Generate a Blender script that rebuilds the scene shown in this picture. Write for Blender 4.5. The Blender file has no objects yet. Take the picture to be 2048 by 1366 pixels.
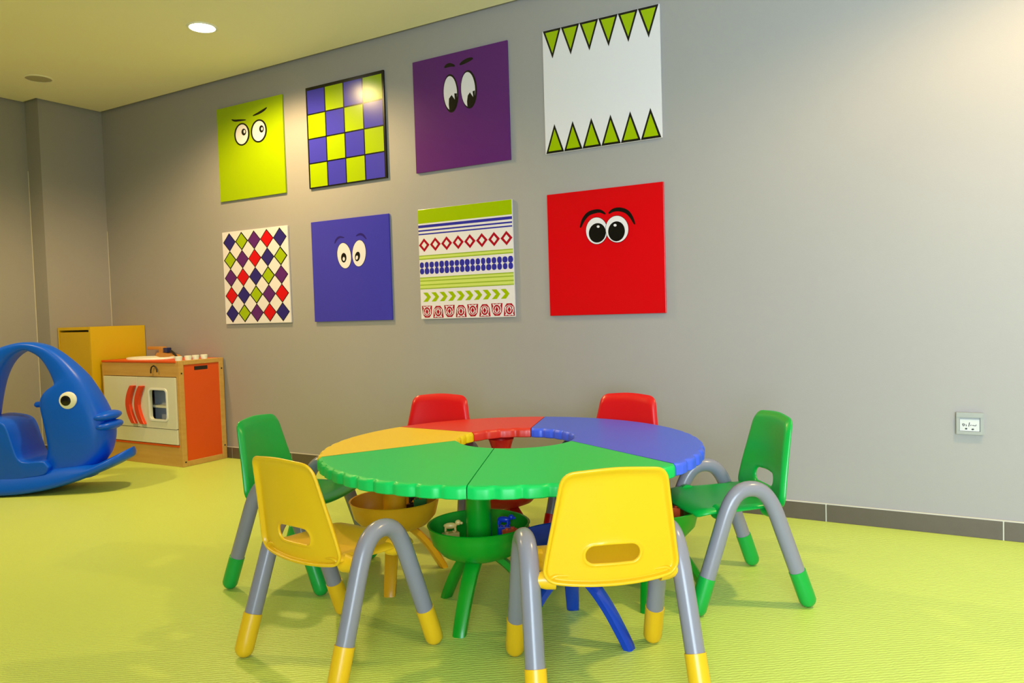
import bpy, math, random
import numpy as np
from mathutils import Vector, Matrix
random.seed(4)
S = bpy.context.scene
COL = S.collection
PI = math.pi

# ------------------------------------------------------------------ camera
F_PX = 1520.5
YAW, PITCH, ROLL = -0.5310, -0.0408, -0.0303
C = np.array([5.443, -3.387, 0.925])
CEIL = 2.472
_cy, _sy = math.cos(YAW), math.sin(YAW)
FW = np.array([_sy * math.cos(PITCH), _cy * math.cos(PITCH), math.sin(PITCH)])
_r = np.array([_cy, -_sy, 0.0]); _u = np.cross(_r, FW)
RT = math.cos(ROLL) * _r + math.sin(ROLL) * _u
UP = -math.sin(ROLL) * _r + math.cos(ROLL) * _u
cam = bpy.data.cameras.new('camera')
cam.sensor_fit = 'HORIZONTAL'; cam.sensor_width = 36.0; cam.lens = 36.0 * F_PX / 2048.0
cam.clip_start = 0.02; cam.clip_end = 100
cam_o = bpy.data.objects.new('camera', cam); COL.objects.link(cam_o)
m = Matrix((RT, UP, -FW)).transposed().to_4x4(); m.translation = Vector(C)
cam_o.matrix_world = m
S.camera = cam_o

# ------------------------------------------------------------------ world, daylight, exposure
S.view_settings.view_transform = 'Standard'
S.view_settings.look = 'None'
S.view_settings.gamma = 1.0
S.view_settings.use_curve_mapping = False
S.view_settings.exposure = 0.16
world = bpy.data.worlds.new('world'); S.world = world; world.use_nodes = True
bg = world.node_tree.nodes['Background']
bg.inputs[0].default_value = (0.75, 0.87, 1.0, 1); bg.inputs[1].default_value = 1.5

ROOM_X0, ROOM_X1, ROOM_Y1 = -0.165, 8.0, -4.9
WIN = (5.6, 7.9, 0.35, 2.2)         # daylight window behind the camera (x0, x1, z0, z1)
dl = bpy.data.lights.new('daylight', 'AREA'); dl.shape = 'RECTANGLE'
dl.size = WIN[1] - WIN[0]; dl.size_y = WIN[3] - WIN[2]
dl.energy = 160; dl.spread = math.radians(120); dl.color = (0.70, 0.86, 1.0)
dlo = bpy.data.objects.new('daylight', dl); COL.objects.link(dlo)
dlo.location = ((WIN[0] + WIN[1]) / 2, ROOM_Y1 - 0.25, (WIN[2] + WIN[3]) / 2)
dlo.rotation_euler = (PI / 2, 0, 0)
DOWNLIGHT_W = 27
DOWNLIGHT_COL = (1.0, 0.71, 0.30)

# ------------------------------------------------------------------ pixel helpers (2048 x 1366 frame)
def ray(x, y): return FW + RT * (x - 1024) / F_PX - UP * (y - 683) / F_PX
def on_z(x, y, z=0.0):
    v = ray(x, y); return C + v * ((z - C[2]) / v[2])
def on_y(x, y, Y=0.0):
    v = ray(x, y); return C + v * ((Y - C[1]) / v[1])
def on_x(x, y, X=0.0):
    v = ray(x, y); return C + v * ((X - C[0]) / v[0])

# ------------------------------------------------------------------ materials
def srgb(r, g, b):
    f = lambda c: (c / 255 / 12.92) if c / 255 <= 0.04045 else ((c / 255 + 0.055) / 1.055) ** 2.4
    return (f(r), f(g), f(b), 1)
def mat(name, col, rough=0.5, spec=0.5, coat=0.0, noise=0.0, nscale=8.0, bump=0.0, bscale=200.0, sss=0.0, metal=0.0):
    M = bpy.data.materials.new(name); M.use_nodes = True
    nt = M.node_tree; b = nt.nodes['Principled BSDF']
    b.inputs['Base Color'].default_value = col; b.inputs['Roughness'].default_value = rough
    b.inputs['Specular IOR Level'].default_value = spec; b.inputs['Metallic'].default_value = metal
    b.inputs['Coat Weight'].default_value = coat; b.inputs['Coat Roughness'].default_value = 0.12
    tc = nt.nodes.new('ShaderNodeTexCoord')
    if noise > 0:
        n = nt.nodes.new('ShaderNodeTexNoise'); n.inputs['Scale'].default_value = nscale; n.inputs['Detail'].default_value = 4
        mx = nt.nodes.new('ShaderNodeMixRGB'); mx.blend_type = 'MULTIPLY'; mx.inputs[0].default_value = 1
        rp = nt.nodes.new('ShaderNodeMapRange'); rp.inputs[3].default_value = 1 - noise; rp.inputs[4].default_value = 1 + noise * 0.4
        nt.links.new(tc.outputs['Object'], n.inputs['Vector']); nt.links.new(n.outputs[0], rp.inputs[0])
        mx.inputs[1].default_value = col; nt.links.new(rp.outputs[0], mx.inputs[2]); nt.links.new(mx.outputs[0], b.inputs['Base Color'])
    if bump > 0:
        n2 = nt.nodes.new('ShaderNodeTexNoise'); n2.inputs['Scale'].default_value = bscale; n2.inputs['Detail'].default_value = 2
        bp = nt.nodes.new('ShaderNodeBump'); bp.inputs['Strength'].default_value = bump; bp.inputs['Distance'].default_value = 0.002
        nt.links.new(tc.outputs['Object'], n2.inputs['Vector']); nt.links.new(n2.outputs[0], bp.inputs['Height']); nt.links.new(bp.outputs[0], b.inputs['Normal'])
    return M
def emit(name, col, s):
    M = bpy.data.materials.new(name); M.use_nodes = True; nt = M.node_tree; nt.nodes.clear()
    e = nt.nodes.new('ShaderNodeEmission'); e.inputs[0].default_value = col; e.inputs[1].default_value = s
    o = nt.nodes.new('ShaderNodeOutputMaterial'); nt.links.new(e.outputs[0], o.inputs[0]); return M
def wood_mat(name, c1, c2):
    M = mat(name, c1, 0.5); nt = M.node_tree; b = nt.nodes['Principled BSDF']
    tc = nt.nodes.new('ShaderNodeTexCoord'); mp = nt.nodes.new('ShaderNodeMapping'); mp.inputs['Scale'].default_value = (2.5, 14, 30)
    n = nt.nodes.new('ShaderNodeTexNoise'); n.inputs['Scale'].default_value = 1.6; n.inputs['Detail'].default_value = 5
    cr = nt.nodes.new('ShaderNodeMixRGB'); cr.inputs[1].default_value = c1; cr.inputs[2].default_value = c2
    nt.links.new(tc.outputs['Object'], mp.inputs[0]); nt.links.new(mp.outputs[0], n.inputs['Vector']); nt.links.new(n.outputs[0], cr.inputs[0]); nt.links.new(cr.outputs[0], b.inputs['Base Color'])
    return M
def floor_mat():
    M = mat('lime_floor', srgb(196, 205, 38), 0.42, 0.5); nt = M.node_tree; b = nt.nodes['Principled BSDF']
    tc = nt.nodes.new('ShaderNodeTexCoord')
    n = nt.nodes.new('ShaderNodeTexNoise'); n.inputs['Scale'].default_value = 1.1; n.inputs['Detail'].default_value = 3
    mx = nt.nodes.new('ShaderNodeMixRGB'); mx.inputs[1].default_value = srgb(200, 220, 102); mx.inputs[2].default_value = srgb(207, 227, 114)
    nt.links.new(tc.outputs['Object'], n.inputs['Vector']); nt.links.new(n.outputs[0], mx.inputs[0]); nt.links.new(mx.outputs[0], b.inputs['Base Color'])
    mp = nt.nodes.new('ShaderNodeMapping'); mp.inputs['Rotation'].default_value = (0, 0, 0.95)
    w = nt.nodes.new('ShaderNodeTexWave'); w.inputs['Scale'].default_value = 26; w.inputs['Distortion'].default_value = 5; w.inputs['Detail'].default_value = 3; w.inputs['Detail Scale'].default_value = 2.5
    n2 = nt.nodes.new('ShaderNodeTexNoise'); n2.inputs['Scale'].default_value = 260
    ad = nt.nodes.new('ShaderNodeMath'); ad.operation = 'MULTIPLY_ADD'; ad.inputs[1].default_value = 0.6
    bp = nt.nodes.new('ShaderNodeBump'); bp.inputs['Strength'].default_value = 0.35; bp.inputs['Distance'].default_value = 0.002
    nt.links.new(tc.outputs['Object'], mp.inputs[0]); nt.links.new(mp.outputs[0], w.inputs['Vector']); nt.links.new(tc.outputs['Object'], n2.inputs['Vector'])
    nt.links.new(n2.outputs[0], ad.inputs[0]); nt.links.new(w.outputs['Fac'], ad.inputs[2]); nt.links.new(ad.outputs[0], bp.inputs['Height']); nt.links.new(bp.outputs[0], b.inputs['Normal'])
    return M
M = {}
M['floor'] = floor_mat()
M['wall'] = mat('grey_paint', srgb(159, 155, 159), 0.62, 0.35, noise=0.05, nscale=1.5, bump=0.12, bscale=260)
M['ceiling'] = mat('white_ceiling_paint', srgb(246, 240, 220), 0.75, 0.3, bump=0.06)
M['tile'] = mat('brown_tile', srgb(92, 82, 74), 0.4, 0.5, noise=0.12, nscale=20)
M['grout'] = mat('pale_grout', srgb(205, 200, 190), 0.8, 0.2)
def plastic(n, *c, r=0.3, sp=0.5): return mat(n, srgb(*c), r, sp, bump=0.04, bscale=420)
M['yellow'] = plastic('yellow_plastic', 236, 187, 28)
M['green'] = plastic('green_plastic', 6, 166, 64)
M['table_green'] = plastic('table_green_plastic', 2, 202, 96, r=0.38, sp=0.42)
M['red'] = plastic('red_plastic', 214, 8, 22)
M['table_red'] = plastic('table_red_plastic', 222, 44, 28, r=0.38, sp=0.6)
M['table_yellow'] = plastic('table_yellow_plastic', 246, 208, 0, r=0.38, sp=0.45)
M['table_blue'] = plastic('table_blue_plastic', 64, 98, 250, r=0.38, sp=0.6)
M['bowl_green'] = plastic('bowl_green_plastic', 6, 150, 30)
M['bowl_blue'] = plastic('bowl_blue_plastic', 6, 62, 180)
M['bowl_yellow'] = plastic('bowl_yellow_plastic', 232, 168, 24)
M['bowl_red'] = plastic('bowl_red_plastic', 196, 30, 24)
M['tube'] = mat('grey_tube_paint', srgb(138, 136, 152), 0.25, 0.5, bump=0.03, bscale=300)
M['fish'] = plastic('blue_rocker_plastic', 0, 92, 242, r=0.36, sp=0.35)
M['white'] = mat('white_plastic', srgb(240, 240, 236), 0.3)
M['black'] = mat('black_gloss', srgb(12, 12, 12), 0.25)
M['cab'] = mat('yellow_laminate', srgb(218, 180, 10), 0.45, noise=0.05, nscale=5)
M['cabdoor'] = mat('ochre_laminate', srgb(212, 172, 12), 0.45, noise=0.06, nscale=6)
M['wood'] = wood_mat('birch_ply', srgb(214, 172, 96), srgb(190, 140, 66))
M['wood2'] = wood_mat('amber_wood', srgb(206, 146, 74), srgb(180, 116, 50))
M['orange'] = mat('orange_laminate', srgb(226, 84, 12), 0.45, noise=0.05, nscale=6)
M['handle_orange'] = mat('orange_red_plastic', srgb(226, 66, 20), 0.35)
M['cream'] = mat('cream_laminate', srgb(226, 224, 206), 0.45)
M['greyin'] = mat('grey_interior', srgb(178, 186, 200), 0.6)
M['dark'] = mat('dark_void', srgb(30, 22, 16), 0.6)
M['navy'] = mat('navy_block', srgb(24, 34, 92), 0.4)
M['metal'] = mat('socket_silver', srgb(150, 151, 152), 0.35, 0.5)
M['label'] = mat('socket_label', srgb(200, 199, 206), 0.5)
M['speaker'] = mat('speaker_grille', srgb(176, 168, 150), 0.8, bump=0.4, bscale=700)
M['frame'] = mat('window_frame_white', srgb(225, 225, 222), 0.4)
M['lamp'] = emit('lamp_glow', (1.0, 0.93, 0.78, 1), 14)
def pm(n, *c): return mat('print_' + n, tuple(q * 0.86 for q in srgb(*c)[:3]) + (1,), 0.2, 0.35, bump=0.01, bscale=300)
M['p_lime'] = pm('lime', 164, 192, 0); M['p_blue'] = pm('blue', 66, 62, 200); M['p_purple'] = pm('purple', 98, 34, 124)
M['p_red'] = pm('red', 220, 0, 16); M['p_white'] = pm('white', 240, 234, 248); M['p_black'] = pm('black', 18, 16, 14)
M['p_navy'] = pm('navy', 46, 34, 132); M['p_lime2'] = pm('lime_soft', 214, 230, 120); M['p_olive'] = pm('olive', 164, 190, 60)
M['p_crim'] = pm('crimson', 176, 16, 40); M['p_ink'] = pm('deep_blue', 54, 52, 178); M['p_edge'] = mat('panel_edge', srgb(120, 112, 100), 0.5)
M['t_tan'] = plastic('toy_tan', 226, 190, 110); M['t_dark'] = plastic('toy_dark', 52, 34, 22); M['t_green'] = plastic('toy_green', 14, 110, 44)
M['t_blue'] = plastic('toy_blue', 24, 60, 190); M['t_orange'] = plastic('toy_orange', 226, 84, 40)
g = bpy.data.materials.new('window_glass'); g.use_nodes = True; nt = g.node_tree; nt.nodes.clear()
t_ = nt.nodes.new('ShaderNodeBsdfTransparent'); gl = nt.nodes.new('ShaderNodeBsdfGlossy'); gl.inputs['Roughness'].default_value = 0.02
mx = nt.nodes.new('ShaderNodeMixShader'); mx.inputs[0].default_value = 0.06; ou = nt.nodes.new('ShaderNodeOutputMaterial')
nt.links.new(t_.outputs[0], mx.inputs[1]); nt.links.new(gl.outputs[0], mx.inputs[2]); nt.links.new(mx.outputs[0], ou.inputs[0])
M['glass'] = g

# ------------------------------------------------------------------ builders
def tag(o, label=None, cat=None, group=None, kind=None):
    if label: o['label'] = label
    if cat: o['category'] = cat
    if group: o['group'] = group
    if kind: o['kind'] = kind
    return o
def empty(name, loc=(0, 0, 0), rz=0.0):
    o = bpy.data.objects.new(name, None); COL.objects.link(o); o.empty_display_size = 0.05
    o.location = loc; o.rotation_euler = (0, 0, rz); return o
def obj(name, V, Fc, mt, parent=None, smooth=False, mats=None, fm=None, angle=None):
    me = bpy.data.meshes.new(name); me.from_pydata([tuple(map(float, v)) for v in V], [], [tuple(f) for f in Fc])
    for mm in (mats or [mt]): me.materials.append(M[mm] if isinstance(mm, str) else mm)
    if fm: me.polygons.foreach_set('material_index', fm)
    if smooth: me.polygons.foreach_set('use_smooth', [True] * len(me.polygons))
    me.validate(); me.update()
    o = bpy.data.objects.new(name, me); COL.objects.link(o)
    if parent: o.parent = parent
    if smooth and angle:
        import bmesh
        bm = bmesh.new(); bm.from_mesh(me)
        for e in bm.edges:
            if len(e.link_faces) == 2 and e.calc_face_angle(0) > angle: e.smooth = False
        bm.to_mesh(me); bm.free()
    return o
def fixn(o):
    import bmesh
    bm = bmesh.new(); bm.from_mesh(o.data); bmesh.ops.recalc_face_normals(bm, faces=bm.faces); bm.to_mesh(o.data); bm.free(); return o
def bevel(o, w, seg=2, ang=0.6):
    b = o.modifiers.new('bevel', 'BEVEL'); b.width = w; b.segments = seg; b.limit_method = 'ANGLE'; b.angle_limit = ang; return o
def box_vf(x0, x1, y0, y1, z0, z1):
    V = [(x0, y0, z0), (x1, y0, z0), (x1, y1, z0), (x0, y1, z0), (x0, y0, z1), (x1, y0, z1), (x1, y1, z1), (x0, y1, z1)]
    return V, [(0, 3, 2, 1), (4, 5, 6, 7), (0, 1, 5, 4), (1, 2, 6, 5), (2, 3, 7, 6), (3, 0, 4, 7)]
def box(name, x0, x1, y0, y1, z0, z1, mt, parent=None, bv=0.0):
    o = obj(name, *box_vf(x0, x1, y0, y1, z0, z1), mt, parent)
    if bv: bevel(o, bv)
    return o
def lathe(name, prof, mt, parent=None, n=40, axis='z', loc=(0, 0, 0), smooth=True, angle=0.7, cap=False):
    V, Fc = [], []
    for r, z in prof:
        for k in range(n):
            a = 2 * PI * k / n; p = (r * math.cos(a), r * math.sin(a), z)
            if axis == 'x': p = (p[2], p[0], p[1])
            if axis == 'y': p = (p[1], p[2], p[0])
            V.append((p[0] + loc[0], p[1] + loc[1], p[2] + loc[2]))
    for i in range(len(prof) - 1):
        for k in range(n):
            k2 = (k + 1) % n; Fc.append((i * n + k, i * n + k2, (i + 1) * n + k2, (i + 1) * n + k))
    if cap:
        Fc.append(tuple(range(n))[::-1]); Fc.append(tuple((len(prof) - 1) * n + k for k in range(n)))
    return fixn(obj(name, V, Fc, mt, parent, smooth, angle=angle))
def tube(name, path, rad, mt, parent=None, n=20, caps=True, flat=1.0, up=(0, 0, 1), smooth=True):
    """sweep of an (elliptical) ring along a path; rad is a number or one per point"""
    P = [Vector(p) for p in path]; R_ = rad if hasattr(rad, '__len__') else [rad] * len(P)
    V, Fc = [], []; prev = None
    for i, p in enumerate(P):
        t = ((P[min(i + 1, len(P) - 1)] - P[max(i - 1, 0)])).normalized()
        if prev is None:
            ref = Vector(up); ref = ref if abs(ref.dot(t)) < 0.95 else Vector((1, 0, 0)); a = (ref - t * ref.dot(t)).normalized()
        else:
            a = (prev - t * prev.dot(t)).normalized()
        prev = a; b = t.cross(a)
        for k in range(n):
            q = 2 * PI * k / n; V.append(p + a * (math.cos(q) * R_[i] * flat) + b * (math.sin(q) * R_[i]))
    for i in range(len(P) - 1):
        for k in range(n):
            k2 = (k + 1) % n; Fc.append((i * n + k, i * n + k2, (i + 1) * n + k2, (i + 1) * n + k))
    if caps:
        Fc.append(tuple(range(n))[::-1]); Fc.append(tuple((len(P) - 1) * n + k for k in range(n)))
    return fixn(obj(name, V, Fc, mt, parent, smooth, angle=1.0 if smooth else None))
def bez(p0, p1, p2, p3, n):
    out = []
    for i in range(n + 1):
        t = i / n; out.append(tuple((1 - t) ** 3 * a + 3 * (1 - t) ** 2 * t * b + 3 * (1 - t) * t * t * c + t ** 3 * d for a, b, c, d in zip(p0, p1, p2, p3)))
    return out
def ellipsoid_vf(c, r, n=14, mrot=None):
    V, Fc = [], []
    for i in range(n // 2 + 1):
        th = PI * i / (n // 2)
        for k in range(n):
            a = 2 * PI * k / n
            v = Vector((r[0] * math.sin(th) * math.cos(a), r[1] * math.sin(th) * math.sin(a), r[2] * math.cos(th)))
            if mrot: v = mrot @ v
            V.append((v[0] + c[0], v[1] + c[1], v[2] + c[2]))
    for i in range(n // 2):
        for k in range(n):
            k2 = (k + 1) % n; Fc.append((i * n + k, (i + 1) * n + k, (i + 1) * n + k2, i * n + k2))
    return V, Fc
def merge(*vfs):
    V, Fc = [], []
    for v, f in vfs:
        b = len(V); V += list(v); Fc += [tuple(i + b for i in q) for q in f]
    return V, Fc
def prism(name, poly, z0, z1, mt, parent=None, to3=None, bv=0.0, seg=2):
    """closed 2-D outline extruded from z0 to z1; to3 maps (a, b, h) to 3-D"""
    to3 = to3 or (lambda a, b, h: (a, b, h)); n = len(poly)
    V = [to3(a, b, z0) for a, b in poly] + [to3(a, b, z1) for a, b in poly]
    Fc = [tuple(range(n))[::-1], tuple(range(n, 2 * n))] + [(i, (i + 1) % n, n + (i + 1) % n, n + i) for i in range(n)]
    o = fixn(obj(name, V, Fc, mt, parent))
    if bv: bevel(o, bv, seg, 0.5)
    return o

# ------------------------------------------------------------------ room shell
def struct(o): o['kind'] = 'structure'; return o
struct(box('floor', ROOM_X0 - 0.3, ROOM_X1 + 0.2, ROOM_Y1 - 0.2, 0.15, -0.1, 0, 'floor'))
GAP = 0.022        # shadow gap between the ceiling board and the walls
PIL_Y = -0.452       # the end of the left wall that stands proud of the rest
cg = prism('ceiling', [(GAP, -GAP), (GAP, PIL_Y - GAP), (ROOM_X0 + GAP, PIL_Y - GAP), (ROOM_X0 + GAP, ROOM_Y1), (ROOM_X1, ROOM_Y1), (ROOM_X1, -GAP)], CEIL, CEIL + 0.02, 'ceiling'); struct(cg)
box('slab', ROOM_X0 - 0.3, ROOM_X1 + 0.2, ROOM_Y1 - 0.2, 0.15, CEIL + 0.05, CEIL + 0.12, 'wall', cg)
struct(box('wall_back', -0.3, ROOM_X1 + 0.15, 0, 0.15, 0, CEIL + 0.05, 'wall'))
wl = prism('wall_left', [(-0.3, 0.0), (0, 0.0), (0, PIL_Y), (ROOM_X0, PIL_Y), (ROOM_X0, ROOM_Y1), (-0.3, ROOM_Y1)], 0, CEIL + 0.05, 'wall'); struct(wl)
struct(box('wall_right', ROOM_X1, ROOM_X1 + 0.15, ROOM_Y1, 0, 0, CEIL + 0.05, 'wall'))
def wall_front():
    x0, x1, z0, z1 = WIN; Y0, Y1 = ROOM_Y1 - 0.15, ROOM_Y1
    parts = [box_vf(-0.3, x0, Y0, Y1, 0, CEIL + 0.05), box_vf(x1, ROOM_X1 + 0.15, Y0, Y1, 0, CEIL + 0.05), box_vf(x0, x1, Y0, Y1, 0, z0), box_vf(x0, x1, Y0, Y1, z1, CEIL + 0.05)]
    struct(obj('wall_front', *merge(*parts), 'wall'))
    w = empty('window_1', ((x0 + x1) / 2, ROOM_Y1 - 0.08, z0)); struct(w)
    W_, H_ = (x1 - x0) / 2, z1 - z0
    fr = [box_vf(-W_, W_, -0.03, 0.03, 0, 0.05), box_vf(-W_, W_, -0.03, 0.03, H_ - 0.05, H_), box_vf(-W_, -W_ + 0.05, -0.03, 0.03, 0.05, H_ - 0.05), box_vf(W_ - 0.05, W_, -0.03, 0.03, 0.05, H_ - 0.05)]
    for k in (-1, 0, 1): fr.append(box_vf(k * W_ / 2 - 0.025, k * W_ / 2 + 0.025, -0.03, 0.03, 0.05, H_ - 0.05))
    obj('window_frame', *merge(*fr), 'frame', w)
    for k in range(4): box('pane', -W_ + k * W_ / 2 + 0.03, -W_ + (k + 1) * W_ / 2 - 0.03, -0.004, 0.004, 0.04, H_ - 0.04, 'glass', w)
wall_front()
BB = 0.072
def baseboard(name, p0, p1, nrm, seams):
    """tiles along p0-p1 (seams: distances), with the pale joint standing between them"""
    root = empty(name, (p0[0], p0[1], 0), math.atan2(p1[1] - p0[1], p1[0] - p0[0])); struct(root)
    L = math.hypot(p1[0] - p0[0], p1[1] - p0[1]); s = nrm
    obj('grout', *merge(box_vf(0, L, min(0, s * 0.008), max(0, s * 0.008), 0, BB + 0.004)), 'grout', root)
    ed = [0.0] + [q for q in seams if 0 < q < L] + [L]
    for a, b in zip(ed, ed[1:]):
        if b - a > 0.02: box('tile', a + 0.0025, b - 0.0025, min(0, s * 0.011), max(0, s * 0.011), 0.0, BB, 'tile', root, 0.0012)
baseboard('baseboard_back', (0, 0), (ROOM_X1, 0), -1, [1.278 + 0.0] + [1.832 + 0.626 * k for k in range(10)])
baseboard('baseboard_left', (ROOM_X0, ROOM_Y1), (ROOM_X0, PIL_Y), -1, [0.4 + 0.626 * k for k in range(10)])
baseboard('baseboard_pilaster', (ROOM_X0, PIL_Y), (0, PIL_Y), -1, [])

# pale sealant lines down the inner corners of the left wall
struct(box('trim_1', ROOM_X0, ROOM_X0 + 0.004, PIL_Y - 0.004, PIL_Y, BB + 0.004, 2.0, 'grout'))
struct(box('trim_2', 0, 0.003, -0.003, 0, BB + 0.004, 1.6, 'grout'))

# ------------------------------------------------------------------ ceiling fittings
def downlight(x, y, label):
    d = empty('ceiling_downlight', (x, y, CEIL)); tag(d, label, 'downlight', 'recessed ceiling downlights')
    lathe('trim_ring', [(0.066, 0.0), (0.066, -0.004), (0.071, -0.006), (0.078, -0.004), (0.079, 0.0)], 'white', d, 36)
    lathe('diffuser', [(0.0005, -0.003), (0.03, -0.003), (0.066, -0.002)], 'lamp', d, 36)
    L = bpy.data.lights.new('downlight_lamp', 'SPOT'); L.energy = DOWNLIGHT_W * 4; L.color = DOWNLIGHT_COL; L.spot_size = 2.75; L.spot_blend = 0.45; L.shadow_soft_size = 0.065
    lo = bpy.data.objects.new('downlight_lamp', L); COL.objects.link(lo); lo.parent = d; lo.location = (0, 0, -0.03)
for i, (x, y) in enumerate([(2.0, -0.663), (6.0, -0.9), (1.0, -2.2)]):  # last position is an unseen lamp added to warm the left wall
    downlight(x, y, ['round recessed downlight glowing near the speaker grille', 'round recessed downlight washing the bare wall above the socket', 'unseen round downlight added near the fish rocker to warm the left wall'][i])
sp = empty('ceiling_speaker', (0.466, -0.689, CEIL)); tag(sp, 'round flush ceiling speaker grille near the left wall', 'speaker')
lathe('grille', [(0.0005, -0.004), (0.06, -0.004), (0.074, -0.002)], 'speaker', sp, 36)
lathe('rim', [(0.074, 0.0), (0.074, -0.006), (0.082, -0.005), (0.083, 0.0)], 'ceiling', sp, 36)

# ------------------------------------------------------------------ wall panels
TH = 0.013; SIDE = 0.6
FRONT = -TH
def wp(px, py): p = on_y(px, py, FRONT); return (p[0], p[2])
COLX = [1.28, 2.08, 2.885, 3.687]; ROWZ = [2.291, 1.492]
def panel(name, c, r, mt, label, edge=None):
    x0, z1 = COLX[c], ROWZ[r]
    root = empty(name, (x0, 0, z1 - SIDE)); tag(root, label, 'wall panel', 'square painted panels on the back wall')
    box('board', 0, SIDE, FRONT, -0.002, 0, SIDE, mt, root, 0.0015)
    root['_x0'] = x0; root['_z0'] = z1 - SIDE
    return root
LIFT = [0]
def decal(name, root, poly, mt, layer=1, world=True):
    """thin film of print standing a fraction of a millimetre off the board; poly in wall metres"""
    x0, z0 = (root['_x0'], root['_z0']) if world else (0, 0)
    y = FRONT - 0.0004 * layer
    q = [(min(max(a - x0, 0.001), SIDE - 0.001), min(max(b - z0, 0.001), SIDE - 0.001)) for a, b in poly]
    n = len(q); ar = sum(q[i][0] * q[(i + 1) % n][1] - q[(i + 1) % n][0] * q[i][1] for i in range(n))
    if ar < 0: q = q[::-1]
    return obj(name, [(a, y, b) for a, b in q], [tuple(range(n))], mt, root)
def ell(cx, cy, a, b, tilt=0.0, n=36):
    t = math.radians(tilt); o = []
    for k in range(n):
        q = 2 * PI * k / n; x, y = a * math.cos(q), b * math.sin(q)
        o.append((cx + x * math.cos(t) - y * math.sin(t), cy + x * math.sin(t) + y * math.cos(t)))
    return o
def smoothline(pts, n=6):
    P = [Vector((*p, 0)) for p in pts]; P = [2 * P[0] - P[1]] + P + [2 * P[-1] - P[-2]]; out = []
    for i in range(1, len(P) - 2):
        for k in range(n):
            t = k / n; a, b, c, d = P[i - 1:i + 3]
            v = 0.5 * ((2 * b) + (c - a) * t + (2 * a - 5 * b + 4 * c - d) * t * t + (3 * b - a - 3 * c + d) * t ** 3); out.append((v.x, v.y))
    out.append((P[-2].x, P[-2].y)); return out
def stroke(pts, w, taper=True):
    L = smoothline(pts); a, b = [], []; n = len(L)
    for i, p in enumerate(L):
        q0, q1 = L[max(i - 1, 0)], L[min(i + 1, n - 1)]; dx, dy = q1[0] - q0[0], q1[1] - q0[1]; l = math.hypot(dx, dy) or 1
        f = (0.25 + 0.75 * math.sin(PI * i / (n - 1)) ** 0.6) if taper else 1.0
        h = w * f / 2; a.append((p[0] - dy / l * h, p[1] + dx / l * h)); b.append((p[0] + dy / l * h, p[1] - dx / l * h))
    return a + b[::-1]
def crop(x0, y0, s): return lambda P: [wp(x0 + a / s, y0 + b / s) for a, b in P]
def eye(root, cr, outline, white, pupil, hi, base=1, tilt=0):
    if outline: decal('eye_outline', root, cr(ell(*outline)), 'p_black', base)
    e = decal('eye_white', root, cr(ell(*white)), 'p_white', base + 1)
    p = decal('pupil', root, cr(ell(*pupil) if len(pupil) in (4, 5) and not isinstance(pupil[0], tuple) else pupil), 'p_black', base + 2)
    if hi: decal('eye_glint', root, cr(ell(*hi)), 'p_white', base + 3)

# lime face
p = panel('wall_panel', 0, 0, 'p_lime', 'square lime green wall panel with two suspicious cartoon eyes and slanted brows'); k = crop(420, 120, 4.5525)
eye(p, k, (291, 677, 70, 104, 4), (291, 677, 56, 90, 4), (309, 656, 21, 31), (315, 652, 8, 15))
eye(p, k, (445, 646, 73, 107, 6), (445, 646, 59, 92, 6), (470, 628, 21, 33), (475, 627, 8, 15))
decal('eyebrow', p, k(stroke([(197, 543), (225, 552), (270, 549), (328, 545)], 19)), 'p_black')
decal('eyebrow', p, k(stroke([(390, 508), (440, 485), (485, 458), (518, 432)], 21)), 'p_black')
# blue and lime checks
p = panel('wall_panel', 1, 0, 'p_black', 'square wall panel of blue and lime checks with black lines')
for r in range(4):
    for c in range(4):
        x0 = 0.012 + c * 0.1455; z0 = SIDE - 0.011 - (r + 1) * 0.1455
        decal('check', p, [(x0, z0), (x0 + 0.1375, z0), (x0 + 0.1375, z0 + 0.1375), (x0, z0 + 0.1375)], 'p_blue' if (r + c) % 2 == 0 else 'p_lime', 1, False)
# purple face
p = panel('wall_panel', 2, 0, 'p_purple', 'square purple wall panel with two tall downward-looking cartoon eyes'); k = crop(810, 70, 4.7083)
eye(p, k, (431, 550, 72, 181, -2), (428, 547, 63, 160, -2), [(415, 600), (440, 565), (470, 607), (465, 550), (490, 550), (490, 620), (478, 668), (455, 704), (430, 714), (418, 700), (413, 655)], None)
eye(p, k, (601, 512, 77, 181, -2), (595, 512, 66, 163, -2), [(585, 625), (592, 570), (612, 540), (643, 584), (637, 530), (659, 522), (658, 600), (645, 645), (622, 676), (600, 682), (588, 668)], None)
decal('eyebrow', p, k(stroke([(372, 308), (400, 288), (430, 282), (470, 292)], 36)), 'p_black')
decal('eyebrow', p, k(stroke([(515, 280), (560, 252), (600, 232), (640, 218)], 38)), 'p_black')
# teeth
p = panel('wall_panel', 3, 0, 'p_white', 'square white wall panel edged with rows of lime triangular teeth')
bw = (SIDE - 0.008) / 6
for c in range(6):
    x0 = 0.004 + c * bw; xm = x0 + bw / 2
    for up in (0, 1):
        zf = (lambda h: SIDE - h) if up else (lambda h: h)
        decal('tooth_outline', p, [(x0, zf(0.0015)), (x0 + bw, zf(0.0015)), (xm, zf(0.142))], 'p_black', 1, False)
        decal('tooth', p, [(x0 + 0.0135, zf(0.012)), (x0 + bw - 0.0135, zf(0.012)), (xm, zf(0.116))], 'p_lime', 2, False)
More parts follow.
